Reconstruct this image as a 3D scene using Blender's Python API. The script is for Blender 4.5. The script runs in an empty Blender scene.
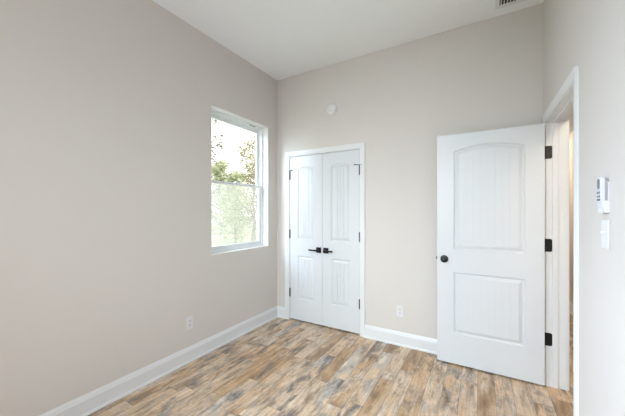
import bpy, bmesh, math, random
from mathutils import Vector, Matrix
random.seed(7)
C = bpy.context.scene.collection
S = bpy.context.scene

# ------------------------------------------------------------------ camera
F = 286.42
cam = bpy.data.cameras.new('camera')
cam.sensor_fit = 'HORIZONTAL'; cam.sensor_width = 36.0
cam.lens = 36.0 * F / 625.0
cam.shift_x = 1.6 / 625.0
cam.shift_y = 3.65 / 625.0
cam.clip_start = 0.02
co = bpy.data.objects.new('camera', cam); C.objects.link(co)
co.location = (0, 0, 1.3627)
co.rotation_euler = (math.radians(90), 0, math.radians(30.75))
S.camera = co

# ------------------------------------------------------------------ view, sky, lights
S.view_settings.view_transform = 'Standard'
S.view_settings.look = 'None'
S.view_settings.gamma = 1.0
S.view_settings.use_curve_mapping = False
S.view_settings.exposure = 0.0

w = bpy.data.worlds.new('overcast_sky'); S.world = w; w.use_nodes = True
bg = w.node_tree.nodes['Background']
bg.inputs['Color'].default_value = (1.0, 0.94, 0.91, 1)
bg.inputs['Strength'].default_value = 2.15

XL, XR, YB, YF, CZ = -2.284, 0.436, 2.98, -1.0, 3.069
WT = 0.17           # outer wall thickness
PT = 0.13           # partition thickness
HX, HZ = 1.05, 2.44  # hallway far wall, hallway ceiling

def area(name, loc, rot, sx, sy, power, color, spread=math.pi):
    l = bpy.data.lights.new(name, 'AREA'); l.shape = 'RECTANGLE'
    l.size = sx; l.size_y = sy; l.energy = power; l.color = color; l.spread = spread
    o = bpy.data.objects.new(name, l); C.objects.link(o)
    o.location = loc; o.rotation_euler = rot
    return o
R90 = math.pi / 2
# added fill lamps, standing in for daylight outside the two unseen windows
def fill_lamp(name, loc, target, sx, sy, power, color, spread=math.pi):
    d = Vector(target) - Vector(loc)
    return area(name, loc, d.to_track_quat('-Z', 'Y').to_euler(), sx, sy, power, color, spread)
fill_lamp('fill_side_window', (XL - 1.1, -0.45, 2.75), (0.3, 1.3, 0.6), 1.6, 1.6, 275, (0.64, 0.78, 1.0), 1.7)
fill_lamp('fill_rear_window', (-1.0, YF - 1.2, 2.5), (-1.2, 2.9, 1.1), 1.7, 1.0, 50, (0.79, 0.91, 1.0), 1.35)
def portal(loc, rot, sx, sy):
    o = area('window_portal', loc, rot, sx, sy, 1, (1, 1, 1)); o.data.cycles.is_portal = True
portal((XL - WT - 0.03, 2.36, 1.68), (0, -R90, 0), 1.5, 0.88)
portal((XL - WT - 0.03, -0.25, 1.68), (0, -R90, 0), 1.5, 0.88)
portal((-0.95, YF - WT - 0.03, 1.68), (R90, 0, 0), 1.2, 1.5)
sun = bpy.data.lights.new('sun', 'SUN'); sun.energy = 5.0; sun.angle = math.radians(8); sun.color = (1, 0.96, 0.88)
so = bpy.data.objects.new('sun', sun); C.objects.link(so)
so.rotation_euler = Vector((0.55, -0.35, 0.75)).to_track_quat('Z', 'Y').to_euler()

# ------------------------------------------------------------------ materials
def new_mat(name):
    m = bpy.data.materials.new(name); m.use_nodes = True
    return m, m.node_tree.nodes, m.node_tree.links, m.node_tree.nodes['Principled BSDF']

def paint(name, col, rough=0.5, bump=0.0, bscale=300.0, var=0.0, spec=0.5, metallic=0.0):
    m, n, l, p = new_mat(name)
    p.inputs['Base Color'].default_value = (*col, 1)
    p.inputs['Roughness'].default_value = rough
    p.inputs['Specular IOR Level'].default_value = spec
    p.inputs['Metallic'].default_value = metallic
    tc = n.new('ShaderNodeTexCoord')
    nz = n.new('ShaderNodeTexNoise'); nz.inputs['Scale'].default_value = bscale; nz.inputs['Detail'].default_value = 3
    l.new(tc.outputs['Object'], nz.inputs['Vector'])
    if var > 0:
        n2 = n.new('ShaderNodeTexNoise'); n2.inputs['Scale'].default_value = 2.2
        l.new(tc.outputs['Object'], n2.inputs['Vector'])
        mx = n.new('ShaderNodeMix'); mx.data_type = 'RGBA'
        mx.inputs['A'].default_value = (*[c * (1 - var) for c in col], 1)
        mx.inputs['B'].default_value = (*[min(1, c * (1 + var)) for c in col], 1)
        l.new(n2.outputs['Fac'], mx.inputs['Factor']); l.new(mx.outputs['Result'], p.inputs['Base Color'])
    b = n.new('ShaderNodeBump'); b.inputs['Strength'].default_value = bump if bump else 0.02
    b.inputs['Distance'].default_value = 0.001
    l.new(nz.outputs['Fac'], b.inputs['Height']); l.new(b.outputs['Normal'], p.inputs['Normal'])
    return m

M = {}
M['wall'] = paint('wall_paint', (0.715, 0.675, 0.632), 0.75, 0.12, 350, 0.01, 0.25)
M['ceiling'] = paint('ceiling_paint', (0.93, 0.95, 0.96), 0.9, 0.15, 250, 0.01, 0.15)
M['trim'] = paint('trim_paint', (0.80, 0.81, 0.815), 0.35, 0.03, 90)
M['door'] = paint('door_paint', (0.72, 0.745, 0.765), 0.38, 0.10, 160)
M['lining'] = paint('lining_paint', (0.90, 0.90, 0.89), 0.5)
M['vinyl'] = paint('window_vinyl', (0.86, 0.89, 0.90), 0.35)
M['black'] = paint('black_metal', (0.012, 0.012, 0.014), 0.35, 0.05, 200, 0, 0.6, 0.3)
M['plastic'] = paint('white_plastic', (0.78, 0.78, 0.78), 0.35)
M['plastic_bright'] = paint('bright_white_plastic', (0.82, 0.82, 0.82), 0.35)
M['remote'] = paint('remote_plastic', (0.74, 0.75, 0.82), 0.4)
M['greyplastic'] = paint('grey_plastic', (0.42, 0.41, 0.42), 0.5)
M['lcd'] = paint('remote_display', (0.16, 0.19, 0.20), 0.25)
M['dark'] = paint('dark_slot', (0.02, 0.02, 0.02), 0.7)
M['button'] = paint('remote_button', (0.07, 0.08, 0.11), 0.5)
M['rubber'] = paint('rubber_tip', (0.55, 0.55, 0.55), 0.6)
M['steel'] = paint('satin_steel', (0.55, 0.55, 0.56), 0.35, 0, 300, 0, 0.5, 0.9)
M['siding'] = paint('outer_siding', (0.6, 0.6, 0.58), 0.8)

def glass_mat():
    m = bpy.data.materials.new('window_glass'); m.use_nodes = True
    n, l = m.node_tree.nodes, m.node_tree.links
    n.clear()
    o = n.new('ShaderNodeOutputMaterial'); t = n.new('ShaderNodeBsdfTransparent'); g = n.new('ShaderNodeBsdfGlossy')
    g.inputs['Roughness'].default_value = 0.02
    fr = n.new('ShaderNodeFresnel'); fr.inputs['IOR'].default_value = 1.3
    mx = n.new('ShaderNodeMixShader')
    t.inputs['Color'].default_value = (0.97, 0.985, 0.98, 1)
    ge = n.new('ShaderNodeNewGeometry'); inv = n.new('ShaderNodeMath'); inv.operation = 'SUBTRACT'; inv.inputs[0].default_value = 1
    l.new(ge.outputs['Backfacing'], inv.inputs[1])
    ml = n.new('ShaderNodeMath'); ml.operation = 'MULTIPLY'; l.new(fr.outputs['Fac'], ml.inputs[0]); l.new(inv.outputs[0], ml.inputs[1])
    l.new(ml.outputs[0], mx.inputs['Fac']); l.new(t.outputs['BSDF'], mx.inputs[1]); l.new(g.outputs['BSDF'], mx.inputs[2])
    l.new(mx.outputs['Shader'], o.inputs['Surface'])
    return m
M['glass'] = glass_mat()

def screen_mat():
    m = bpy.data.materials.new('insect_screen'); m.use_nodes = True
    n, l = m.node_tree.nodes, m.node_tree.links
    n.clear()
    o = n.new('ShaderNodeOutputMaterial'); t = n.new('ShaderNodeBsdfTransparent'); g = n.new('ShaderNodeBsdfDiffuse')
    g.inputs['Color'].default_value = (0.80, 0.80, 0.76, 1)
    t2 = n.new('ShaderNodeBsdfTranslucent'); t2.inputs['Color'].default_value = (0.88, 0.88, 0.83, 1)
    ad = n.new('ShaderNodeMixShader'); ad.inputs['Fac'].default_value = 0.8
    mx = n.new('ShaderNodeMixShader'); mx.inputs['Fac'].default_value = 0.22
    l.new(g.outputs['BSDF'], ad.inputs[1]); l.new(t2.outputs['BSDF'], ad.inputs[2])
    l.new(t.outputs['BSDF'], mx.inputs[1]); l.new(ad.outputs['Shader'], mx.inputs[2])
    l.new(mx.outputs['Shader'], o.inputs['Surface'])
    return m
M['screen'] = screen_mat()

def floor_mat():
    m, n, l, p = new_mat('vinyl_plank_floor')
    def math_(op, a, b=None, c=None):
        x = n.new('ShaderNodeMath'); x.operation = op
        for i, v in enumerate((a, b, c)):
            if v is None: continue
            if isinstance(v, (int, float)): x.inputs[i].default_value = v
            else: l.new(v, x.inputs[i])
        return x.outputs[0]
    tc = n.new('ShaderNodeTexCoord'); sep = n.new('ShaderNodeSeparateXYZ')
    l.new(tc.outputs['Object'], sep.inputs[0])
    X, Y = sep.outputs['X'], sep.outputs['Y']
    W, L = 0.115, 0.85
    xs = math_('DIVIDE', math_('ADD', X, 10.03), W)
    row = math_('FLOOR', xs); fx = math_('FRACT', xs)
    wn = n.new('ShaderNodeTexWhiteNoise'); wn.noise_dimensions = '1D'; l.new(row, wn.inputs['W'])
    ys = math_('ADD', math_('DIVIDE', math_('ADD', Y, 10.0), L), math_('MULTIPLY', wn.outputs['Value'], 7.0))
    col = math_('FLOOR', ys); fy = math_('FRACT', ys)
    idv = n.new('ShaderNodeCombineXYZ'); l.new(row, idv.inputs[0]); l.new(col, idv.inputs[1])
    wc = n.new('ShaderNodeTexWhiteNoise'); wc.noise_dimensions = '3D'; l.new(idv.outputs[0], wc.inputs['Vector'])
    # per-plank tone
    ramp = n.new('ShaderNodeValToRGB'); cr = ramp.color_ramp; cr.interpolation = 'LINEAR'
    cols = [(0.0, (0.22, 0.135, 0.07)), (0.2, (0.50, 0.31, 0.165)), (0.4, (0.76, 0.53, 0.33)),
            (0.55, (0.72, 0.58, 0.44)), (0.72, (0.84, 0.62, 0.41)), (0.87, (0.56, 0.52, 0.48)), (1.0, (0.88, 0.77, 0.62))]
    cr.elements[0].position, cr.elements[0].color = cols[0][0], (*cols[0][1], 1)
    cr.elements[1].position, cr.elements[1].color = cols[-1][0], (*cols[-1][1], 1)
    for ps, c in cols[1:-1]:
        e = cr.elements.new(ps); e.color = (*c, 1)
    # offset the pattern per plank
    offv = n.new('ShaderNodeVectorMath'); offv.operation = 'SCALE'; l.new(wc.outputs['Color'], offv.inputs[0]); offv.inputs['Scale'].default_value = 9.0
    pos = n.new('ShaderNodeVectorMath'); pos.operation = 'ADD'; l.new(tc.outputs['Object'], pos.inputs[0]); l.new(offv.outputs[0], pos.inputs[1])
    def noise(sc, scale, detail=4, rough=0.55, dist=0.0):
        mp = n.new('ShaderNodeMapping'); mp.inputs['Scale'].default_value = sc
        l.new(pos.outputs[0], mp.inputs['Vector'])
        z = n.new('ShaderNodeTexNoise'); z.inputs['Scale'].default_value = scale
        z.inputs['Detail'].default_value = detail; z.inputs['Roughness'].default_value = rough; z.inputs['Distortion'].default_value = dist
        l.new(mp.outputs[0], z.inputs['Vector']); return z.outputs['Fac']
    def math_m(v): return math_('MULTIPLY', math_('SUBTRACT', v, 0.5), 1.1)
    tone = noise((7, 1.8, 1), 1.0, 3, 0.6, 0.2)
    l.new(math_('ADD', math_('MULTIPLY_ADD', wc.outputs['Value'], 0.62, 0.22), math_m(tone)), ramp.inputs['Fac'])
    def mix(blend, fac, a, b):
        x = n.new('ShaderNodeMix'); x.data_type = 'RGBA'; x.blend_type = blend
        if isinstance(fac, (int, float)): x.inputs['Factor'].default_value = fac
        else: l.new(fac, x.inputs['Factor'])
        for k, v in (('A', a), ('B', b)):
            if isinstance(v, tuple): x.inputs[k].default_value = (*v, 1)
            else: l.new(v, x.inputs[k])
        return x.outputs['Result']
    def rmp(v, a, b, lo=0.0, hi=1.0):
        r = n.new('ShaderNodeMapRange'); l.new(v, r.inputs['Value'])
        r.inputs['From Min'].default_value = a; r.inputs['From Max'].default_value = b
        r.inputs['To Min'].default_value = lo; r.inputs['To Max'].default_value = hi
        return r.outputs['Result']
    base = ramp.outputs['Color']
    warm = noise((9, 2.4, 1), 1.0, 7, 0.68, 0.3)
    base = mix('MIX', rmp(warm, 0.52, 0.68, 0, 0.65), base, (0.74, 0.48, 0.28))
    pale = noise((11, 2.4, 1.3), 1.0, 8, 0.72, 0.3)
    base = mix('MIX', rmp(pale, 0.52, 0.68, 0, 0.7), base, (0.94, 0.86, 0.74))
    sepc = n.new('ShaderNodeSeparateColor'); l.new(wc.outputs['Color'], sepc.inputs[0])
    blot = noise((10, 3.6, 1.7), 1.0, 8, 0.7, 0.35)
    gate = rmp(sepc.outputs[1], 0.15, 0.7, 0.25, 1.0)
    base = mix('MIX', math_('MULTIPLY', rmp(blot, 0.48, 0.62, 0, 0.88), gate), base, (0.16, 0.145, 0.15))
    brn = noise((16, 4, 2.1), 1.0, 8, 0.72, 0.3)
    base = mix('MIX', rmp(brn, 0.50, 0.67, 0, 0.8), base, (0.20, 0.125, 0.065))
    grain = noise((85, 4.5, 1), 1.0, 4, 0.65, 0.2)
    base = mix('MULTIPLY', 0.6, base, mix('MIX', rmp(grain, 0.3, 0.7), (0.62, 0.57, 0.53), (1.16, 1.15, 1.14)))
    saw = noise((18, 90, 1), 1.0, 2, 0.5)
    base = mix('MULTIPLY', 0.35, base, mix('MIX', rmp(saw, 0.35, 0.65), (0.75, 0.73, 0.70), (1.1, 1.1, 1.1)))
    # seams
    ex = math_('MULTIPLY', math_('MINIMUM', fx, math_('SUBTRACT', 1.0, fx)), W)
    ey = math_('MULTIPLY', math_('MINIMUM', fy, math_('SUBTRACT', 1.0, fy)), L)
    edge = math_('MINIMUM', ex, ey)
    seam = rmp(edge, 0.0008, 0.0028)
    base = mix('MIX', math_('MULTIPLY', math_('SUBTRACT', 1.0, seam), 0.5), base, (0.06, 0.05, 0.04))
    l.new(base, p.inputs['Base Color'])
    l.new(rmp(grain, 0.3, 0.7, 0.42, 0.32), p.inputs['Roughness'])
    p.inputs['Specular IOR Level'].default_value = 0.5
    b = n.new('ShaderNodeBump'); b.inputs['Strength'].default_value = 0.35; b.inputs['Distance'].default_value = 0.0015
    l.new(math_('ADD', seam, math_('MULTIPLY', grain, 0.5)), b.inputs['Height']); l.new(b.outputs['Normal'], p.inputs['Normal'])
    return m
M['floor'] = floor_mat()

def leaf_mat(name, c1, c2):
    m, n, l, p = new_mat(name)
    g = n.new('ShaderNodeNewGeometry'); mx = n.new('ShaderNodeMix'); mx.data_type = 'RGBA'
    mx.inputs['A'].default_value = (*c1, 1); mx.inputs['B'].default_value = (*c2, 1)
    l.new(g.outputs['Random Per Island'], mx.inputs['Factor']); l.new(mx.outputs['Result'], p.inputs['Base Color'])
    p.inputs['Roughness'].default_value = 0.5
    t = n.new('ShaderNodeBsdfTranslucent'); l.new(mx.outputs['Result'], t.inputs['Color'])
    ms = n.new('ShaderNodeMixShader'); ms.inputs['Fac'].default_value = 0.45
    l.new(p.outputs['BSDF'], ms.inputs[1]); l.new(t.outputs['BSDF'], ms.inputs[2])
    l.new(ms.outputs['Shader'], n['Material Output'].inputs['Surface'])
    return m
M['leafA'] = leaf_mat('yellow_green_leaves', (0.24, 0.28, 0.15), (0.48, 0.44, 0.30))
M['leafB'] = leaf_mat('pale_green_leaves', (0.32, 0.36, 0.22), (0.60, 0.63, 0.46))
M['leafC'] = leaf_mat('dark_green_leaves', (0.09, 0.11, 0.08), (0.20, 0.22, 0.17))
M['bark'] = paint('grey_bark', (0.19, 0.175, 0.18), 0.9, 0.6, 30, 0.15)
M['grass'] = paint('lawn_ground', (0.30, 0.37, 0.25), 0.95, 0.5, 20, 0.25)

# ------------------------------------------------------------------ helpers
def link(name, bm, mat, parent=None, smooth=False, recalc=True):
    if recalc: bmesh.ops.recalc_face_normals(bm, faces=bm.faces[:])
    me = bpy.data.meshes.new(name); bm.to_mesh(me); bm.free()
    for mm in (mat if isinstance(mat, (list, tuple)) else [mat]): me.materials.append(mm)
    if smooth:
        for f in me.polygons: f.use_smooth = True
        me.set_sharp_from_angle(angle=math.radians(40))
    o = bpy.data.objects.new(name, me); C.objects.link(o)
    if parent: o.parent = parent
    return o

def empty(name, loc=(0, 0, 0), rz=0, label=None, cat=None, group=None, kind=None):
    o = bpy.data.objects.new(name, None); C.objects.link(o)
    o.location = loc; o.rotation_euler = (0, 0, rz); o.empty_display_size = 0.05
    return tag(o, label, cat, group, kind)

def tag(o, label=None, cat=None, group=None, kind=None):
    if label: o['label'] = label
    if cat: o['category'] = cat
    if group: o['group'] = group
    if kind: o['kind'] = kind
    return o

def box(bm, x0, x1, y0, y1, z0, z1, bev=0.0, mi=0):
    t = bmesh.new()
    r = bmesh.ops.create_cube(t, size=1)
    for v in t.verts:
        v.co = Vector(((x0 + x1) / 2 + v.co.x * (x1 - x0), (y0 + y1) / 2 + v.co.y * (y1 - y0), (z0 + z1) / 2 + v.co.z * (z1 - z0)))
    if bev > 0: bmesh.ops.bevel(t, geom=t.edges[:], offset=bev, segments=2, profile=0.6, affect='EDGES')
    merge(bm, t, mi)

def merge(bm, t, mi=0, mx=None):
    if mx is not None: t.transform(mx)
    for f in t.faces: f.material_index = mi
    me = bpy.data.meshes.new('tmp'); t.to_mesh(me); t.free()
    bm.from_mesh(me); bpy.data.meshes.remove(me)

def lathe(bm, prof, mx=Matrix(), seg=32, mi=0):
    """prof: list of (radius, height) turned about local Z, then placed by mx"""
    t = bmesh.new(); rings = []
    for r, h in prof:
        if r < 1e-6: rings.append([t.verts.new((0, 0, h))])
        else: rings.append([t.verts.new((r * math.cos(2 * math.pi * k / seg), r * math.sin(2 * math.pi * k / seg), h)) for k in range(seg)])
    for a, b in zip(rings, rings[1:]):
        for k in range(seg):
            k2 = (k + 1) % seg
            if len(a) == 1 and len(b) == 1: continue
            if len(a) == 1: t.faces.new((a[0], b[k], b[k2]))
            elif len(b) == 1: t.faces.new((a[k], a[k2], b[0]))
            else: t.faces.new((a[k], a[k2], b[k2], b[k]))
    merge(bm, t, mi, mx)

def sweep(bm, prof, path, closed=False):
    """prof: list of (u, v); path: list of (origin, udir, vdir) giving mitred section frames"""
    rows = []
    for o, u, v in path:
        rows.append([bm.verts.new(Vector(o) + Vector(u) * a + Vector(v) * b) for a, b in prof])
    np_ = len(prof)
    for A, B in zip(rows, rows[1:]):
        for k in range(np_):
            bm.faces.new((A[k], A[(k + 1) % np_], B[(k + 1) % np_], B[k]))
    bm.faces.new(rows[0]); bm.faces.new(list(reversed(rows[-1])))

def tube(bm, pts, radii, seg=8):
    rings = []
    for i, p in enumerate(pts):
        a = Vector(pts[max(0, i - 1)]); b = Vector(pts[min(len(pts) - 1, i + 1)])
        d = (b - a).normalized(); q = d.to_track_quat('Z', 'Y')
        rings.append([bm.verts.new(Vector(p) + q @ Vector((radii[i] * math.cos(2 * math.pi * k / seg), radii[i] * math.sin(2 * math.pi * k / seg), 0))) for k in range(seg)])
    for A, B in zip(rings, rings[1:]):
        for k in range(seg): bm.faces.new((A[k], A[(k + 1) % seg], B[(k + 1) % seg], B[k]))
    bm.faces.new(rings[0]); bm.faces.new(list(reversed(rings[-1])))

def struct(name, bm, mat, smooth=False):
    o = link(name, bm, mat, None, smooth); o['kind'] = 'structure'; return o

# ------------------------------------------------------------------ room shell
WY0, WY1, WZ0, WZ1 = 1.920, 2.798, 0.934, 2.415       # front window opening
SY0, SY1 = -0.69, 0.19                                # added side window opening (behind the camera)
CX0, CX1, CZ1 = -2.083, -1.149, 2.052                 # closet opening
DY0, DY1, DZ1 = 2.055, 2.872, 2.058                   # clear door opening between jambs
JT = 0.019

bm = bmesh.new(); box(bm, XL - WT, HX + 0.1, YF - WT, 6.6, -0.1, 0)
struct('floor', bm, M['floor'])
bm = bmesh.new(); box(bm, XL - WT, XR + PT, YF - WT, YB + PT, CZ, CZ + 0.15)
struct('ceiling', bm, M['ceiling'])

bm = bmesh.new()
for y0, y1, z0, z1 in ((YF - WT, SY0, 0, CZ), (SY0, SY1, 0, WZ0), (SY0, SY1, WZ1, CZ), (SY1, WY0, 0, CZ), (WY0, WY1, 0, WZ0), (WY0, WY1, WZ1, CZ), (WY1, YB + PT, 0, CZ)):
    box(bm, XL - WT, XL, y0, y1, z0, z1)
bmesh.ops.remove_doubles(bm, verts=bm.verts[:], dist=1e-5)
struct('wall_left', bm, M['wall'])
bm = bmesh.new()
box(bm, XL, CX0 - JT, YB, YB + PT, 0, CZ); box(bm, CX1 + JT, XR + PT, YB, YB + PT, 0, CZ); box(bm, CX0 - JT, CX1 + JT, YB, YB + PT, CZ1 + JT, CZ)
struct('wall_back', bm, M['wall'])
bm = bmesh.new()
box(bm, XR, XR + PT, YF - WT, DY0 - JT, 0, CZ); box(bm, XR, XR + PT, DY1 + JT, YB, 0, CZ); box(bm, XR, XR + PT, DY0 - JT, DY1 + JT, DZ1 + JT, CZ)
struct('wall_right', bm, M['wall'])
RX0, RX1 = -1.55, -0.35  # rear window opening, added behind the camera for fill light
bm = bmesh.new()
for x0, x1, z0, z1 in ((XL, RX0, 0, CZ), (RX1, XR, 0, CZ), (RX0, RX1, 0, WZ0), (RX0, RX1, WZ1, CZ)):
    box(bm, x0, x1, YF - WT, YF, z0, z1)
struct('wall_rear', bm, M['wall'])
# closet behind the double doors
bm = bmesh.new()
box(bm, XL, XR, 3.68, 3.75, 0, CZ); box(bm, XL - WT, XL, YB + PT, 3.75, 0, CZ); box(bm, -0.9, -0.85, YB + PT, 3.68, 0, CZ); box(bm, XL, -0.85, YB + PT, 3.75, 2.5, 2.6)
struct('wall_closet', bm, M['wall'])
# hallway
bm = bmesh.new(); box(bm, HX, HX + 0.1, YF - WT, 6.6, 0, 2.6)
struct('wall_hallway_far', bm, M['wall'])
bm = bmesh.new(); box(bm, XR + PT, HX, 6.5, 6.6, 0, 2.6); box(bm, XR + PT, HX, YF - WT, YF, 0, 2.6); box(bm, XR, XR + PT, YB + PT, 6.6, 0, 2.6)
struct('wall_hallway_ends', bm, M['wall'])
bm = bmesh.new(); box(bm, XR + PT, HX + 0.1, YF - WT, 6.6, HZ, HZ + 0.15); 
struct('ceiling_hallway', bm, M['ceiling'])

# baseboards: profile (out from wall, up)
BB = [(0, 0), (0.024, 0), (0.024, 0.006), (0.021, 0.014), (0.014, 0.020), (0.014, 0.104), (0.0125, 0.108), (0.010, 0.112), (0.010, 0.118), (0.0065, 0.126), (0.004, 0.132), (0.0025, 0.138), (0, 0.138)]
def baseboard(name, segs):
    bm = bmesh.new()
    for (p0, p1, nrm, m0, m1) in segs:   # m0/m1: mitre factor along the run direction per unit of projection
        p0 = Vector(p0); p1 = Vector(p1); d = (p1 - p0).normalized(); nrm = Vector(nrm); up = Vector((0, 0, 1))
        sweep(bm, BB, [(p0, nrm + d * m0, up), (p1, nrm - d * m1, up)])
    return struct(name, bm, M['trim'])
CW = 0.057
baseboard('baseboard_left', [((XL, YF, 0), (XL, YB, 0), (1, 0, 0), 1, 1)])
baseboard('baseboard_back', [((XL, YB, 0), (CX0 - 0.006 - CW, YB, 0), (0, -1, 0), 1, 0), ((CX1 + 0.006 + CW, YB, 0), (XR, YB, 0), (0, -1, 0), 0, 1)])
baseboard('baseboard_right', [((XR, DY0 - 0.006 - CW, 0), (XR, YF, 0), (-1, 0, 0), 0, 1), ((XR, YB, 0), (XR, DY1 + 0.006 + CW, 0), (-1, 0, 0), 1, 0)])
baseboard('baseboard_rear', [((XR, YF, 0), (XL, YF, 0), (0, 1, 0), 1, 1)])
baseboard('baseboard_hallway', [((HX, 6.5, 0), (HX, YF, 0), (-1, 0, 0), 0, 0)])

# casings: profile across width (0 = inner edge .. CW) and out from wall
CP = [(0, 0), (0, 0.009), (0.004, 0.011), (0.010, 0.011), (0.016, 0.0135), (0.040, 0.017), (0.050, 0.018), (CW, 0.018), (CW, 0)]
def casing(name, a, b, z, place, out):
    """a, b: inner edges along the wall; place(s, z) -> point; out: direction off the wall"""
    bm = bmesh.new(); out = Vector(out)
    P = lambda s, zz: Vector(place(s, zz))
    du = (P(1, 0) - P(0, 0)); up = Vector((0, 0, 1))
    path = [(P(a, 0.0), -du, out), (P(a, z), -du + up, out), (P(b, z), du + up, out), (P(b, 0.0), du, out)]
    sweep(bm, CP, path)
    return struct(name, bm, M['trim'])
casing('trim_1', CX0 - 0.006, CX1 + 0.006, CZ1 + 0.006, lambda s, z: (s, YB, z), (0, -1, 0))
casing('trim_2', DY0 - 0.006, DY1 + 0.006, DZ1 + 0.006, lambda s, z: (XR, s, z), (-1, 0, 0))
casing('trim_3', DY0 - 0.006, DY1 + 0.006, DZ1 + 0.006, lambda s, z: (XR + PT, s, z), (1, 0, 0))
# jambs with stops
bm = bmesh.new()
x0, x1 = XR - 0.001, XR + PT + 0.001
box(bm, x0, x1, DY1, DY1 + JT, 0, DZ1 + JT, 0.001); box(bm, x0, x1, DY0 - JT, DY0, 0, DZ1 + JT, 0.001); box(bm, x0, x1, DY0, DY1, DZ1, DZ1 + JT, 0.001)
sx0, sx1 = XR + 0.038, XR + 0.072
box(bm, sx0, sx1, DY1 - 0.011, DY1, 0, DZ1, 0.002); box(bm, sx0, sx1, DY0, DY0 + 0.011, 0, DZ1, 0.002); box(bm, sx0, sx1, DY0 + 0.011, DY1 - 0.011, DZ1 - 0.011, DZ1, 0.002)
struct('trim_4', bm, M['trim'])
bm = bmesh.new()
y0, y1 = YB - 0.001, YB + PT
box(bm, CX0 - JT, CX0, y0, y1, 0, CZ1 + JT, 0.001); box(bm, CX1, CX1 + JT, y0, y1, 0, CZ1 + JT, 0.001); box(bm, CX0, CX1, y0, y1, CZ1, CZ1 + JT, 0.001)
box(bm, CX0, CX0 + 0.011, YB + 0.042, YB + 0.07, 0, CZ1, 0.002); box(bm, CX1 - 0.011, CX1, YB + 0.042, YB + 0.07, 0, CZ1, 0.002); box(bm, CX0, CX1, YB + 0.042, YB + 0.07, CZ1 - 0.011, CZ1, 0.002)
struct('trim_5', bm, M['trim'])

# ------------------------------------------------------------------ windows
def frame_ring(bm, y0, y1, z0, z1, wy, wz0, wz1, xa, xb, bev=0.003):
    box(bm, xa, xb, y0, y0 + wy, z0, z1, bev); box(bm, xa, xb, y1 - wy, y1, z0, z1, bev)
    box(bm, xa, xb, y0 + wy, y1 - wy, z0, z0 + wz0, bev); box(bm, xa, xb, y0 + wy, y1 - wy, z1 - wz1, z1, bev)

def window(name, label, loc, rz, W, H):
    """local: opening spans y 0..W, z 0..H, room face at x=0, outside is -x"""
    root = empty(name, loc, rz, label, None, None, 'structure')
    bm = bmesh.new()   # white-painted drywall return lining the opening
    t = 0.004; d = -0.080
    box(bm, d, 0.0005, 0, t, 0, H); box(bm, d, 0.0005, W - t, W, 0, H); box(bm, d, 0.0005, t, W - t, 0, t); box(bm, d, 0.0005, t, W - t, H - t, H)
    link('return_lining', bm, M['lining'], root)
    bm = bmesh.new()
    frame_ring(bm, t, W - t, t, H - t, 0.026, 0.026, 0.030, -0.155, -0.078)
    box(bm, -0.128, -0.122, 0.03, 0.042, 0.03, H - 0.034); box(bm, -0.128, -0.122, W - 0.042, W - 0.03, 0.03, H - 0.034)
    link('window_frame', bm, M['vinyl'], root)
    mid = H * 0.5
    a, b = 0.030, W - 0.030
    # lower sash nearer the room, upper sash outside
    lo = bmesh.new(); frame_ring(lo, a, b, 0.030, mid + 0.014, 0.036, 0.036, 0.030, -0.122, -0.090)
    box(lo, -0.094, -0.086, a + 0.05, b - 0.05, 0.046, 0.052, 0.001)
    so_ = link('lower_sash', lo, M['vinyl'], root)
    up = bmesh.new(); frame_ring(up, a, b, mid - 0.014, H - 0.034, 0.036, 0.030, 0.036, -0.152, -0.126)
    up_ = link('upper_sash', up, M['vinyl'], root)
    g = bmesh.new(); box(g, -0.108, -0.104, a + 0.036, b - 0.036, 0.066, mid - 0.016); link('glass_pane', g, M['glass'], so_)
    g = bmesh.new(); box(g, -0.141, -0.137, a + 0.036, b - 0.036, mid + 0.016, H - 0.070); link('glass_pane', g, M['glass'], up_)
    s = bmesh.new(); box(s, -0.160, -0.159, 0.03, W - 0.03, 0.03, mid); so2 = link('insect_screen', s, M['screen'], root)
    k = bmesh.new(); box(k, -0.122, -0.094, W * 0.5 - 0.03, W * 0.5 + 0.03, mid + 0.014, mid + 0.022, 0.002); box(k, -0.113, -0.100, W * 0.5 - 0.008, W * 0.5 + 0.03, mid + 0.022, mid + 0.032, 0.002)
    link('sash_lock', k, M['vinyl'], root)
    for yy in (0.022, W - 0.082):
        k = bmesh.new(); box(k, -0.116, -0.098, yy, yy + 0.06, mid + 0.014, mid + 0.019, 0.001); link('tilt_latch', k, M['vinyl'], so_)
    k = bmesh.new(); box(k, -0.090, -0.0765, W - 0.25, W - 0.15, H - 0.030, H - 0.016, 0.002); link('head_clip', k, M['greyplastic'], root)
    return root
window('window_1', 'white vinyl double-hung window on the left wall looking onto trees', (XL, WY0, WZ0), 0, WY1 - WY0, WZ1 - WZ0)
window('fill_window_2', 'white vinyl double-hung window added on the left wall behind the camera to let in light', (XL, SY0, WZ0), 0, SY1 - SY0, WZ1 - WZ0)  # this window and the next are added out of view to admit light
window('fill_window_3', 'white vinyl window added in the rear wall behind the camera to let in light', (RX0, YF, WZ0), math.pi / 2, RX1 - RX0, WZ1 - WZ0)

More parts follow.
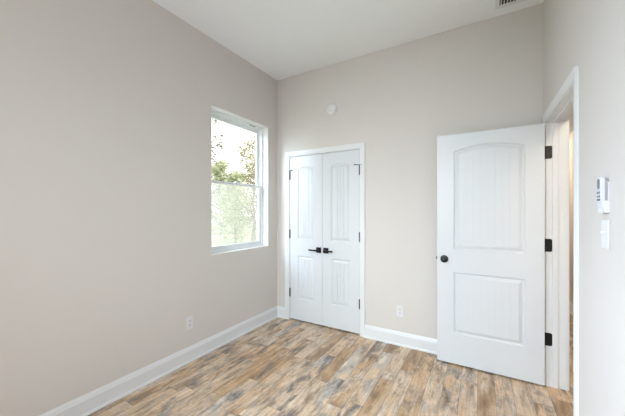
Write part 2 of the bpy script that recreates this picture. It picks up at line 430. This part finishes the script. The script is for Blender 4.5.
# ------------------------------------------------------------------ panelled doors
def door_slab(W, H, T, panels, ngroove, gd=0.006):
    """front face at local y=0 facing -y, slab spans x 0..W, y 0..T, z 0..H.
    panels: (x0, x1, z0, z1, rise)"""
    bm = bmesh.new()
    bvl = 0.0015
    outer = [bm.verts.new(c) for c in ((0, 0, 0), (W, 0, 0), (W, 0, H), (0, 0, H))]
    edges = [bm.edges.new((outer[k], outer[(k + 1) % 4])) for k in range(4)]
    allp = []
    for (x0, x1, z0, z1, rise) in panels:
        # fractions across the panel; grooves get three neighbouring stations
        us = {0.0, 1.0}; grooves = set()
        for g in range(1, ngroove + 1):
            c = g / (ngroove + 1); hw = 0.0048 / (x1 - x0)
            us |= {c - hw, c, c + hw}; grooves.add(c)
        if rise > 0: us |= {k / 24 for k in range(25) if all(abs(k / 24 - u) > 0.01 for u in us)}
        us = sorted(us)
        def top(x, o):
            s = (x - x0) / (x1 - x0)
            # eyebrow arch: flat shoulders easing into a shallow crown
            return z1 + rise * math.sin(math.pi * min(1, max(0, s))) ** 0.9 - o if rise > 0 else z1 - o
        rings = []
        for o, dep in ((0, 0), (0.003, 0.0045), (0.011, 0.0130), (0.018, 0.0130), (0.038, 0.0026), (0.042, 0.0012)):
            xs = [x0 + o + u * (x1 - x0 - 2 * o) for u in us]
            rings.append(([bm.verts.new((x, dep, z0 + o)) for x in xs], [bm.verts.new((x, dep, top(x, o))) for x in xs]))
        b0, t0 = rings[0]
        loop = b0 + list(reversed(t0))
        for k in range(len(loop)): edges.append(bm.edges.new((loop[k], loop[(k + 1) % len(loop)])))
        allp.append(rings)
        for (ba, ta), (bb, tb) in zip(rings, rings[1:]):
            for k in range(len(us) - 1):
                bm.faces.new((ba[k], ba[k + 1], bb[k + 1], bb[k])); bm.faces.new((ta[k + 1], ta[k], tb[k], tb[k + 1]))
            bm.faces.new((ba[0], bb[0], tb[0], ta[0])); bm.faces.new((ba[-1], ta[-1], tb[-1], bb[-1]))
        # field with V grooves
        o = 0.047
        xs = [x0 + o + u * (x1 - x0 - 2 * o) for u in us]
        dd = [0.0012 + gd if u in grooves else 0.0012 for u in us]
        fb = [bm.verts.new((x, d, z0 + o)) for x, d in zip(xs, dd)]; ft = [bm.verts.new((x, d, top(x, o))) for x, d in zip(xs, dd)]
        bb, tb = rings[-1]
        for k in range(len(us) - 1):
            bm.faces.new((bb[k], bb[k + 1], fb[k + 1], fb[k])); bm.faces.new((tb[k + 1], tb[k], ft[k], ft[k + 1])); bm.faces.new((fb[k], fb[k + 1], ft[k + 1], ft[k]))
        bm.faces.new((bb[0], fb[0], ft[0], tb[0])); bm.faces.new((bb[-1], tb[-1], ft[-1], fb[-1]))
    bmesh.ops.triangle_fill(bm, use_beauty=True, use_dissolve=False, edges=edges)
    back = [bm.verts.new(c) for c in ((0, T, 0), (W, T, 0), (W, T, H), (0, T, H))]
    for k in range(4): bm.faces.new((outer[k], outer[(k + 1) % 4], back[(k + 1) % 4], back[k]))
    bm.faces.new(back)
    return bm

def rounded_plate(bm, x0, x1, z0, z1, y, t, r):
    """plate in xz with its two right corners rounded"""
    pts = [(x0, z0)]
    for k in range(5): a = -math.pi / 2 + k / 4 * math.pi / 2; pts.append((x1 - r + r * math.cos(a), z0 + r + r * math.sin(a)))
    for k in range(5): a = k / 4 * math.pi / 2; pts.append((x1 - r + r * math.cos(a), z1 - r + r * math.sin(a)))
    pts.append((x0, z1))
    A = [bm.verts.new((x, y, z)) for x, z in pts]; B = [bm.verts.new((x, y - t, z)) for x, z in pts]
    bm.faces.new(A); bm.faces.new(list(reversed(B)))
    for k in range(len(pts)): bm.faces.new((A[k], A[(k + 1) % len(pts)], B[(k + 1) % len(pts)], B[k]))

HZS = (0.345, 1.083, 1.819)
def closet_hinge(parent, x, z, y=-0.004):
    bm = bmesh.new()
    prof = [(0, -0.056), (0.004, -0.055), (0.0065, -0.051), (0.0075, -0.047)]
    for k in range(5):
        a = -0.046 + k * 0.0188
        prof += [(0.0078, a), (0.0078, a + 0.0172), (0.0070, a + 0.0176), (0.0070, a + 0.0186)]
    prof += [(0.0075, 0.049), (0.0065, 0.052), (0.004, 0.056), (0, 0.057)]
    lathe(bm, prof, Matrix.Translation((x, y, z)), 16)
    box(bm, x - 0.0022, x + 0.0022, y, y + 0.03, z - 0.045, z + 0.045)
    link('hinge', bm, M['black'], parent, True)

def lever(parent, x, z, sgn):
    bm = bmesh.new()
    box(bm, x - 0.0325, x + 0.0325, -0.009, 0, z - 0.0325, z + 0.0325, 0.002)
    link('rose', bm, M['black'], parent, False)
    bm = bmesh.new()
    lathe(bm, [(0, 0), (0.013, 0), (0.012, 0.012), (0.010, 0.02), (0.010, 0.048), (0, 0.048)], Matrix.Translation((x, -0.008, z)) @ Matrix.Rotation(math.pi / 2, 4, 'X'), 20)
    a, b = (x - 0.012, x + 0.110) if sgn > 0 else (x - 0.110, x + 0.012)
    box(bm, a, b, -0.062, -0.050, z - 0.009, z + 0.009, 0.003)
    link('door_handle', bm, M['black'], parent, False)

GAP = 0.003
DH = 2.030
seam = (CX0 + CX1) / 2
cw = seam - CX0 - GAP - 0.0015
def closet_door(name, x0, hinge_x, side, label):
    root = empty(name, (x0, YB + 0.003, 0.018), 0, label, None, 'pair of closet doors', 'structure')
    cm = cw / 2
    link('door_slab', door_slab(cw, DH, 0.035, [(0.112, cw - 0.112, 0.258, 0.798, 0), (0.112, cw - 0.112, 1.000, 1.872, 0.030)], 3), M['door'], root)
    for z in HZS: closet_hinge(root, hinge_x - x0, z - 0.018)
    # hinge-pin door stop on the top hinge
    bm = bmesh.new()
    hx = hinge_x - x0; z = HZS[2] - 0.018 + 0.060
    lathe(bm, [(0, 0), (0.009, 0), (0.009, 0.006), (0, 0.006)], Matrix.Translation((hx, -0.004, z - 0.004)), 16)
    tube(bm, [(hx, -0.006, z), (hx + side * 0.045, -0.030, z)], [0.0035, 0.0035], 10)
    tube(bm, [(hx + side * 0.045, -0.030, z), (hx + side * 0.052, -0.034, z)], [0.008, 0.008], 12)
    tube(bm, [(hx, -0.006, z), (hx - side * 0.026, -0.016, z)], [0.003, 0.003], 8)
    st = link('hinge_pin_stop', bm, M['black'], root, True)
    bm = bmesh.new(); tube(bm, [(hx - side * 0.026, -0.016, z), (hx - side * 0.034, -0.017, z)], [0.007, 0.006], 12)
    link('rubber_tip', bm, M['rubber'], st, True)['label'] = 'light grey rubber tip'
    return root
d1 = closet_door('door_1', CX0 + GAP, CX0 + 0.0015, 1, 'left leaf of the white double closet doors in the back wall')
lever(d1, cw - 0.047, 0.905 - 0.018, -1)
d2 = closet_door('door_2', seam + 0.0015, CX1 - 0.0015, -1, 'right leaf of the white double closet doors in the back wall')
lever(d2, 0.047, 0.905 - 0.018, 1)
for d, x in ((d1, cw - 0.07), (d2, 0.07)):
    bm = bmesh.new(); box(bm, x - 0.028, x + 0.028, 0.004, 0.030, DH, DH + 0.003); link('ball_catch', bm, M['black'], d)

# open room door, parallel to the back wall
dw, DTh = 0.768, 0.035
d3 = empty('door_3', (-0.346, DY1 - DTh - 0.004, 0.015), 0, 'white two-panel room door standing open against the back wall', None, None, 'structure')
link('door_slab', door_slab(dw, 2.032, DTh, [(0.135, dw - 0.122, 0.266, 0.811, 0), (0.135, dw - 0.122, 1.010, 1.880, 0.048)], 7, 0.0011), M['door'], d3)
for z in (0.363, 1.097, 1.823):
    bm = bmesh.new()
    x = XR + 0.346
    rounded_plate(bm, x + 0.001, x + 0.037, z - 0.05 - 0.012, z + 0.05 - 0.012, DTh + 0.0035, 0.0025, 0.012)
    rounded_plate(bm, x - 0.016, x + 0.001, z - 0.05 - 0.012, z + 0.05 - 0.012, DTh + 0.0035, 0.0025, 0.001)
    lathe(bm, [(0, -0.055), (0.005, -0.054), (0.0075, -0.05), (0.0075, 0.05), (0.005, 0.054), (0, 0.055)], Matrix.Translation((x - 0.012, DTh + 0.002, z - 0.012)), 16)
    hg = link('hinge', bm, M['black'], d3, True)
    for sx_, sz_ in ((0.022, -0.034), (0.028, -0.012), (0.028, 0.012), (0.022, 0.034)):
        bm = bmesh.new(); lathe(bm, [(0.0042, 0), (0.0036, 0.0012), (0, 0.0014)], Matrix.Translation((x + sx_, DTh + 0.001, z - 0.012 + sz_)) @ Matrix.Rotation(math.pi / 2, 4, 'X'), 12)
        link('screw', bm, M['black'], hg, True)
def knob(parent, x, z, y, sgn):
    bm = bmesh.new()
    rot = Matrix.Translation((x, y, z)) @ Matrix.Rotation(math.pi / 2 * (1 if sgn < 0 else -1), 4, 'X')
    lathe(bm, [(0, 0), (0.0325, 0), (0.0325, 0.004), (0.029, 0.008), (0.015, 0.010)], rot, 32)
    r = link('rose', bm, M['black'], parent, True)
    bm = bmesh.new()
    lathe(bm, [(0.013, 0.008), (0.0115, 0.016), (0.0115, 0.026), (0.018, 0.031), (0.0255, 0.038), (0.0275, 0.047), (0.0255, 0.056), (0.019, 0.061), (0.008, 0.0628), (0, 0.063)], rot, 32)
    if sgn < 0:
        lathe(bm, [(0.006, 0.0625), (0.005, 0.0665), (0, 0.067)], rot, 16)
    link('door_knob', bm, M['black'], parent, True)
knob(d3, 0.060, 0.936 - 0.012, 0, -1)
knob(d3, 0.060, 0.936 - 0.012, DTh, 1)
bm = bmesh.new(); box(bm, -0.0015, 0.0, 0.006, 0.029, 0.90, 0.955, 0.0005); box(bm, -0.010, 0.0, 0.011, 0.024, 0.915, 0.937, 0.002)
link('latch', bm, M['black'], d3)
# strike plate on the near jamb
bm = bmesh.new(); box(bm, XR + 0.006, XR + 0.032, DY0 - 0.0005, DY0 + 0.0012, 0.90, 0.96, 0.0005)
struct('trim_6', bm, M['black'])

# ------------------------------------------------------------------ small fittings
def outlet(loc, rz, label):
    """plate in local xz, facing -y"""
    r = empty('wall_outlet', loc, rz, label, 'outlet', 'duplex outlets low on the walls')
    bm = bmesh.new(); box(bm, -0.036, 0.036, -0.0055, 0, -0.058, 0.058, 0.0022); link('cover_plate', bm, M['plastic'], r)
    for s in (-1, 1):
        bm = bmesh.new(); box(bm, -0.0165, 0.0165, -0.0075, -0.005, s * 0.0195 - 0.014, s * 0.0195 + 0.014, 0.002)
        f = link('receptacle', bm, M['plastic'], r)
        bm = bmesh.new()
        for xx in (-0.0065, 0.0065): box(bm, xx - 0.0012, xx + 0.0012, -0.0079, -0.007, s * 0.0195 - 0.002, s * 0.0195 + 0.007)
        lathe(bm, [(0.0024, 0), (0.0024, 0.0008), (0, 0.0008)], Matrix.Translation((0, -0.0072, s * 0.0195 - 0.007)) @ Matrix.Rotation(math.pi / 2, 4, 'X'), 12)
        link('slots', bm, M['dark'], f)
    bm = bmesh.new(); lathe(bm, [(0.003, 0), (0.0028, 0.001), (0, 0.0013)], Matrix.Translation((0, -0.0054, 0)) @ Matrix.Rotation(math.pi / 2, 4, 'X'), 12)
    link('screw', bm, M['plastic'], r)
outlet((-0.714, YB, 0.348), 0, 'white duplex outlet on the back wall between closet and open door')
outlet((XL, 1.677, 0.349), R90, 'white duplex outlet low on the left wall near the baseboard')

# light switch, faces -x: local frame facing -y turned by -90
sw = empty('light_switch', (XR, 1.612, 1.272), -R90, 'white toggle light switch on the right wall below the remote', 'light switch')
bm = bmesh.new(); box(bm, -0.036, 0.036, -0.0055, 0, -0.058, 0.058, 0.0022); link('cover_plate', bm, M['plastic'], sw)
bm = bmesh.new(); box(bm, -0.006, 0.006, -0.0065, -0.004, -0.013, 0.013, 0.001)
t = bmesh.new(); bmesh.ops.create_cube(t, size=1)
for v in t.verts:
    v.co = Vector((v.co.x * (0.009 if v.co.y > 0 else 0.007), v.co.y * 0.016 - 0.010, v.co.z * (0.012 if v.co.y > 0 else 0.007) + (0.0 if v.co.y > 0 else 0.007)))
merge(bm, t); link('toggle', bm, M['plastic'], sw)
for z in (-0.03, 0.03):
    bm = bmesh.new(); lathe(bm, [(0.003, 0), (0.0028, 0.001), (0, 0.0013)], Matrix.Translation((0, -0.0054, z)) @ Matrix.Rotation(math.pi / 2, 4, 'X'), 12)
    link('screw', bm, M['plastic'], sw)

# remote in wall cradle (local facing -y)
def pill(bm, x0, x1, y0, y1, z0, z1, r, bev=0.002, mi=0, seg=8):
    t = bmesh.new(); pts = []
    for cx, cz, a0 in ((x1 - r, z0 + r, -90), (x1 - r, z1 - r, 0), (x0 + r, z1 - r, 90), (x0 + r, z0 + r, 180)):
        for k in range(seg + 1): a = math.radians(a0 + 90 * k / seg); pts.append((cx + r * math.cos(a), cz + r * math.sin(a)))
    A = [t.verts.new((x, y1, z)) for x, z in pts]; B = [t.verts.new((x, y0, z)) for x, z in pts]
    t.faces.new(A); f = t.faces.new(list(reversed(B)))
    for k in range(len(pts)): t.faces.new((A[k], A[(k + 1) % len(pts)], B[(k + 1) % len(pts)], B[k]))
    if bev: bmesh.ops.bevel(t, geom=[e for e in f.edges], offset=bev, segments=3, profile=0.5, affect='EDGES')
    merge(bm, t, mi)
ROT = (XR, 1.603, 1.357)
cr_ = empty('remote_holder', ROT, -R90, 'white wall cradle holding the fan remote above the switch', 'remote holder')
bm = bmesh.new()
box(bm, -0.022, 0.022, -0.003, 0, 0.0, 0.125, 0.001)
box(bm, -0.026, -0.0225, -0.016, 0, 0.0, 0.050, 0.001); box(bm, 0.0225, 0.026, -0.016, 0, 0.0, 0.050, 0.001)
box(bm, -0.026, 0.026, -0.018, 0, 0.0, 0.003, 0.001); box(bm, -0.026, 0.026, -0.0205, -0.0180, 0.0, 0.020, 0.001)
link('cradle', bm, M['plastic'], cr_)
rm = empty('remote_control', (ROT[0], ROT[1], ROT[2] + 0.003), -R90, 'slim white remote with grey display held in the wall cradle', 'remote control')
bm = bmesh.new(); pill(bm, -0.0215, 0.0215, -0.0255, -0.0125, 0.001, 0.143, 0.016, 0.004); 
bmesh.ops.bisect_plane(bm, geom=bm.verts[:] + bm.edges[:] + bm.faces[:], plane_co=(0, 0, 0.054), plane_no=(0, 0, 1))
for v in bm.verts:   # the body thins towards its lower end
    if v.co.y < -0.013:
        f = min(1, max(0, (v.co.z - 0.004) / 0.05)); v.co.y = -0.0128 + (v.co.y + 0.0128) * (0.36 + 0.64 * f)
link('remote_body', bm, M['remote'], rm, True)
bm = bmesh.new(); pill(bm, -0.0195, 0.0195, -0.0126, -0.0040, 0.002, 0.140, 0.015, 0); link('back_half', bm, M['greyplastic'], rm)['label'] = 'grey back half'  # back half of the remote body in grey
bm = bmesh.new(); pill(bm, -0.015, 0.015, -0.0263, -0.025, 0.094, 0.136, 0.012, 0); link('display', bm, M['lcd'], rm)
for k, (bx, bz) in enumerate(((-0.010, 0.080), (0.010, 0.080), (-0.010, 0.064), (0.010, 0.064), (-0.010, 0.051), (0.010, 0.051))):
    bm = bmesh.new(); pill(bm, bx - 0.0065, bx + 0.0065, -0.0268, -0.025, bz - 0.004, bz + 0.004, 0.0035, 0.0005); link('button', bm, M['button'], rm)

# smoke detector on the back wall
sd = empty('smoke_detector', (-1.482, YB, 2.552), 0, 'round white smoke detector high on the back wall over the closet', 'smoke detector')
MX = Matrix.Rotation(math.pi / 2, 4, 'X')
bm = bmesh.new(); lathe(bm, [(0, 0), (0.066, 0), (0.067, 0.003), (0.066, 0.010), (0.062, 0.011)], MX, 40); link('mounting_base', bm, M['plastic_bright'], sd, True)
bm = bmesh.new(); lathe(bm, [(0.058, 0.010), (0.0575, 0.013), (0.062, 0.0135), (0.062, 0.022), (0.058, 0.030), (0.048, 0.036), (0.030, 0.039), (0.026, 0.0385), (0.024, 0.036), (0.012, 0.036), (0.010, 0.038), (0, 0.0385)], MX, 40)
link('detector_cover', bm, M['plastic_bright'], sd, True)
bm = bmesh.new()
for k in range(20):
    a = 2 * math.pi * k / 20
    t = bmesh.new(); bmesh.ops.create_cube(t, size=1)
    for v in t.verts: v.co = Vector((v.co.x * 0.003 + 0.0425, v.co.y * 0.007, v.co.z * 0.001))
    merge(bm, t, 0, Matrix.Rotation(math.pi / 2, 4, 'X') @ Matrix.Rotation(a, 4, 'Z') @ Matrix.Translation((0, 0, 0.0378)))
link('sounder_slots', bm, M['greyplastic'], sd)
bm = bmesh.new(); lathe(bm, [(0.004, 0), (0.003, 0.002), (0, 0.003)], Matrix.Translation((0.02, -0.0375, -0.028)) @ MX, 12); link('indicator', bm, M['greyplastic'], sd)

# ceiling register
vt = empty('ceiling_vent', (0.255, 2.745, CZ), 0, 'white ceiling air vent with dark slots in the top right corner', 'air vent')
bm = bmesh.new()
for a in ((-0.155, -0.127, -0.125, 0.125), (0.127, 0.155, -0.125, 0.125), (-0.127, 0.127, -0.125, -0.087), (-0.127, 0.127, 0.087, 0.125)):
    box(bm, a[0], a[1], a[2], a[3], -0.007, 0, 0.0015)
link('vent_frame', bm, M['plastic_bright'], vt)
bm = bmesh.new(); box(bm, -0.127, 0.127, -0.087, 0.087, -0.0008, 0.0); link('duct_opening', bm, M['dark'], vt)
for k in range(12):
    x = -0.116 + k * 0.0211
    bm = bmesh.new(); box(bm, -0.0007, 0.0007, -0.088, 0.088, -0.005, 0.005)
    s = link('louver_blade', bm, M['plastic_bright'], vt); s.location = (x, 0, -0.0062); s.rotation_euler = (0, math.radians(52), 0)

# unseen hallway lamps: far one warms the hall, near one added for the jamb
glow = []
for st in (130, 75):
    em, n_, l_, p_ = new_mat('lamp_glow'); p_.inputs['Emission Color'].default_value = (1, 0.87, 0.70, 1); p_.inputs['Emission Strength'].default_value = st
    glow.append(em)
for yy, lb in ((5.95, 'unseen round flush ceiling lamp in the hallway past the open door'), (1.55, 'unseen round flush ceiling lamp added beside the doorway to light the jamb')):
    hl = empty('unseen_hall_lamp', (0.86, yy, HZ), 0, lb, 'ceiling lamp', 'hallway ceiling lamps')
    bm = bmesh.new(); lathe(bm, [(0, 0), (0.14, 0), (0.14, -0.02), (0.13, -0.022)], Matrix(), 32); link('lamp_base', bm, M['plastic'], hl, True)
    bm = bmesh.new(); lathe(bm, [(0.13, -0.022), (0.125, -0.045), (0.09, -0.07), (0.04, -0.08), (0, -0.082)], Matrix(), 32); link('lamp_diffuser', bm, glow[0] if yy > 3 else glow[1], hl, True)

# ------------------------------------------------------------------ outdoors
GZ = -0.45
bm = bmesh.new()
bmesh.ops.create_grid(bm, x_segments=30, y_segments=30, size=25)
for v in bm.verts:
    v.co.x -= 27.6 ; v.co.y += 8
    v.co.z = GZ + 0.08 * math.sin(v.co.x * 0.7) * math.cos(v.co.y * 0.5)
struct('ground', bm, M['grass'])

def grow(base, height, lean, nbr, spread, leaf_n, leaf_s, crown_lo, seed, rad=0.06, fork=False, twig=0.5):
    rnd = random.Random(seed)
    tb = bmesh.new(); fb = bmesh.new()
    base = Vector(base); tips = []
    pts = []; N = 7
    for k in range(N):
        f = k / (N - 1)
        pts.append(base + Vector((lean[0] * f + rnd.uniform(-.06, .06) * (k > 0), lean[1] * f + rnd.uniform(-.06, .06) * (k > 0), height * f)))
    tube(tb, pts, [rad * (1 - 0.85 * k / (N - 1)) for k in range(N)], 8)
    for b in range(nbr):
        f = crown_lo + (1 - crown_lo) * (b + rnd.random()) / nbr
        i = min(N - 2, int(f * (N - 1))); p = pts[i].lerp(pts[i + 1], f * (N - 1) - i)
        a = rnd.uniform(0, 2 * math.pi); ln = spread * (1.15 - 0.7 * f) * rnd.uniform(0.6, 1.1)
        d = Vector((math.cos(a), math.sin(a), rnd.uniform(0.15, 0.9))).normalized()
        bp = [p]; 
        for k in range(1, 5): bp.append(bp[-1] + d * ln / 4 + Vector((rnd.uniform(-.05, .05), rnd.uniform(-.05, .05), rnd.uniform(-.03, .06))))
        r0 = rad * 0.4 * (1.1 - f)
        tube(tb, bp, [r0, r0 * .8, r0 * .6, r0 * .4, r0 * .2], 5)
        tips += bp[1:]
    tips.append(pts[-1])
    for k in range(leaf_n):
        c = rnd.choice(tips) + Vector((rnd.gauss(0, twig * .5), rnd.gauss(0, twig * .5), rnd.gauss(0, twig * .4)))
        if c.z < GZ + 0.05: c.z = GZ + 0.05 + rnd.random() * .3
        s = leaf_s * rnd.uniform(.6, 1.3)
        q = Vector((rnd.gauss(0, 1), rnd.gauss(0, 1), rnd.gauss(0, 1) + .5)).normalized().to_track_quat('Z', 'Y')
        vs = [fb.verts.new(c + q @ Vector(v) * s) for v in ((-.9, 0, 0), (-.2, .42, .12), (.9, 0, -.05), (-.2, -.42, .12))]
        fb.faces.new((vs[0], vs[1], vs[2])); fb.faces.new((vs[0], vs[2], vs[3]))
    return tb, fb

def tree(label, leafmat, group=None, name='tree', **kw):
    tb, fb = grow(**kw)
    r = empty(name, (0, 0, 0), 0, label, 'tree' if name == 'tree' else 'shrub', group)
    b = Vector(kw['base'])
    for m_ in (tb, fb): m_.transform(Matrix.Translation(-b))
    r.location = b
    link('trunk', tb, M['bark'], r, True); link('foliage', fb, M[leafmat], r, recalc=False)
    return r
tree('sparse dark-leaved tree at the left edge of the window', 'leafC', base=(-5.2, 4.15, GZ), height=4.0, lean=(-.1, .25), nbr=11, spread=.9, leaf_n=420, leaf_s=.045, crown_lo=.5, seed=3, rad=.05, twig=.12)
tree('tall airy yellow-green tree at the right side of the window', 'leafA', base=(-7.2, 7.9, GZ), height=4.4, lean=(.1, .1), nbr=20, spread=1.15, leaf_n=2600, leaf_s=.055, crown_lo=.3, seed=5, rad=.07, twig=.24)
tree('bare forked grey tree in the lower middle of the window', 'leafC', base=(-5.4, 6.0, GZ), height=2.3, lean=(.3, -.4), nbr=8, spread=.55, leaf_n=110, leaf_s=.045, crown_lo=.5, seed=11, rad=.055, twig=.12)
rows = ((-11.3, 7.7, 3.1, 21, 1.2, 'leftmost bushy pale green tree of the nearer row past the lawn'), (-11.8, 11.6, 3.8, 22, 1.3, 'middle bushy pale green tree of the nearer row past the lawn'),
        (-11.4, 15.6, 3.7, 23, 1.3, 'rightmost bushy pale green tree of the nearer row past the lawn'),
        (-17.0, 10.0, 5.0, 24, 1.8, 'leftmost tall green tree of the far row outside the window'), (-17.5, 15.6, 5.4, 26, 1.8, 'middle tall green tree of the far row outside the window'),
        (-17.0, 21.0, 5.2, 27, 1.8, 'rightmost tall green tree of the far row outside the window'))
for x, y, h, sd_, sp, lb in rows:
    tree(lb, 'leafB', 'bushy trees past the lawn', base=(x, y, GZ), height=h, lean=(0, 0), nbr=26, spread=sp, leaf_n=4600, leaf_s=.085 if x > -15 else .13, crown_lo=.05, seed=sd_, rad=.06, twig=.36 if x > -15 else .5)
tree('low pale shrub at the left bottom of the window', 'leafB', 'low shrubs on the lawn', name='shrub', base=(-7.4, 5.1, GZ), height=1.5, lean=(0, 0), nbr=16, spread=.7, leaf_n=2200, leaf_s=.06, crown_lo=.05, seed=40, rad=.03, twig=.22)
tree('low pale shrub in front of the row of bushy trees', 'leafB', 'low shrubs on the lawn', name='shrub', base=(-4.0, 4.6, GZ), height=.9, lean=(0, 0), nbr=12, spread=.4, leaf_n=1200, leaf_s=.04, crown_lo=.05, seed=42, rad=.02, twig=.15)
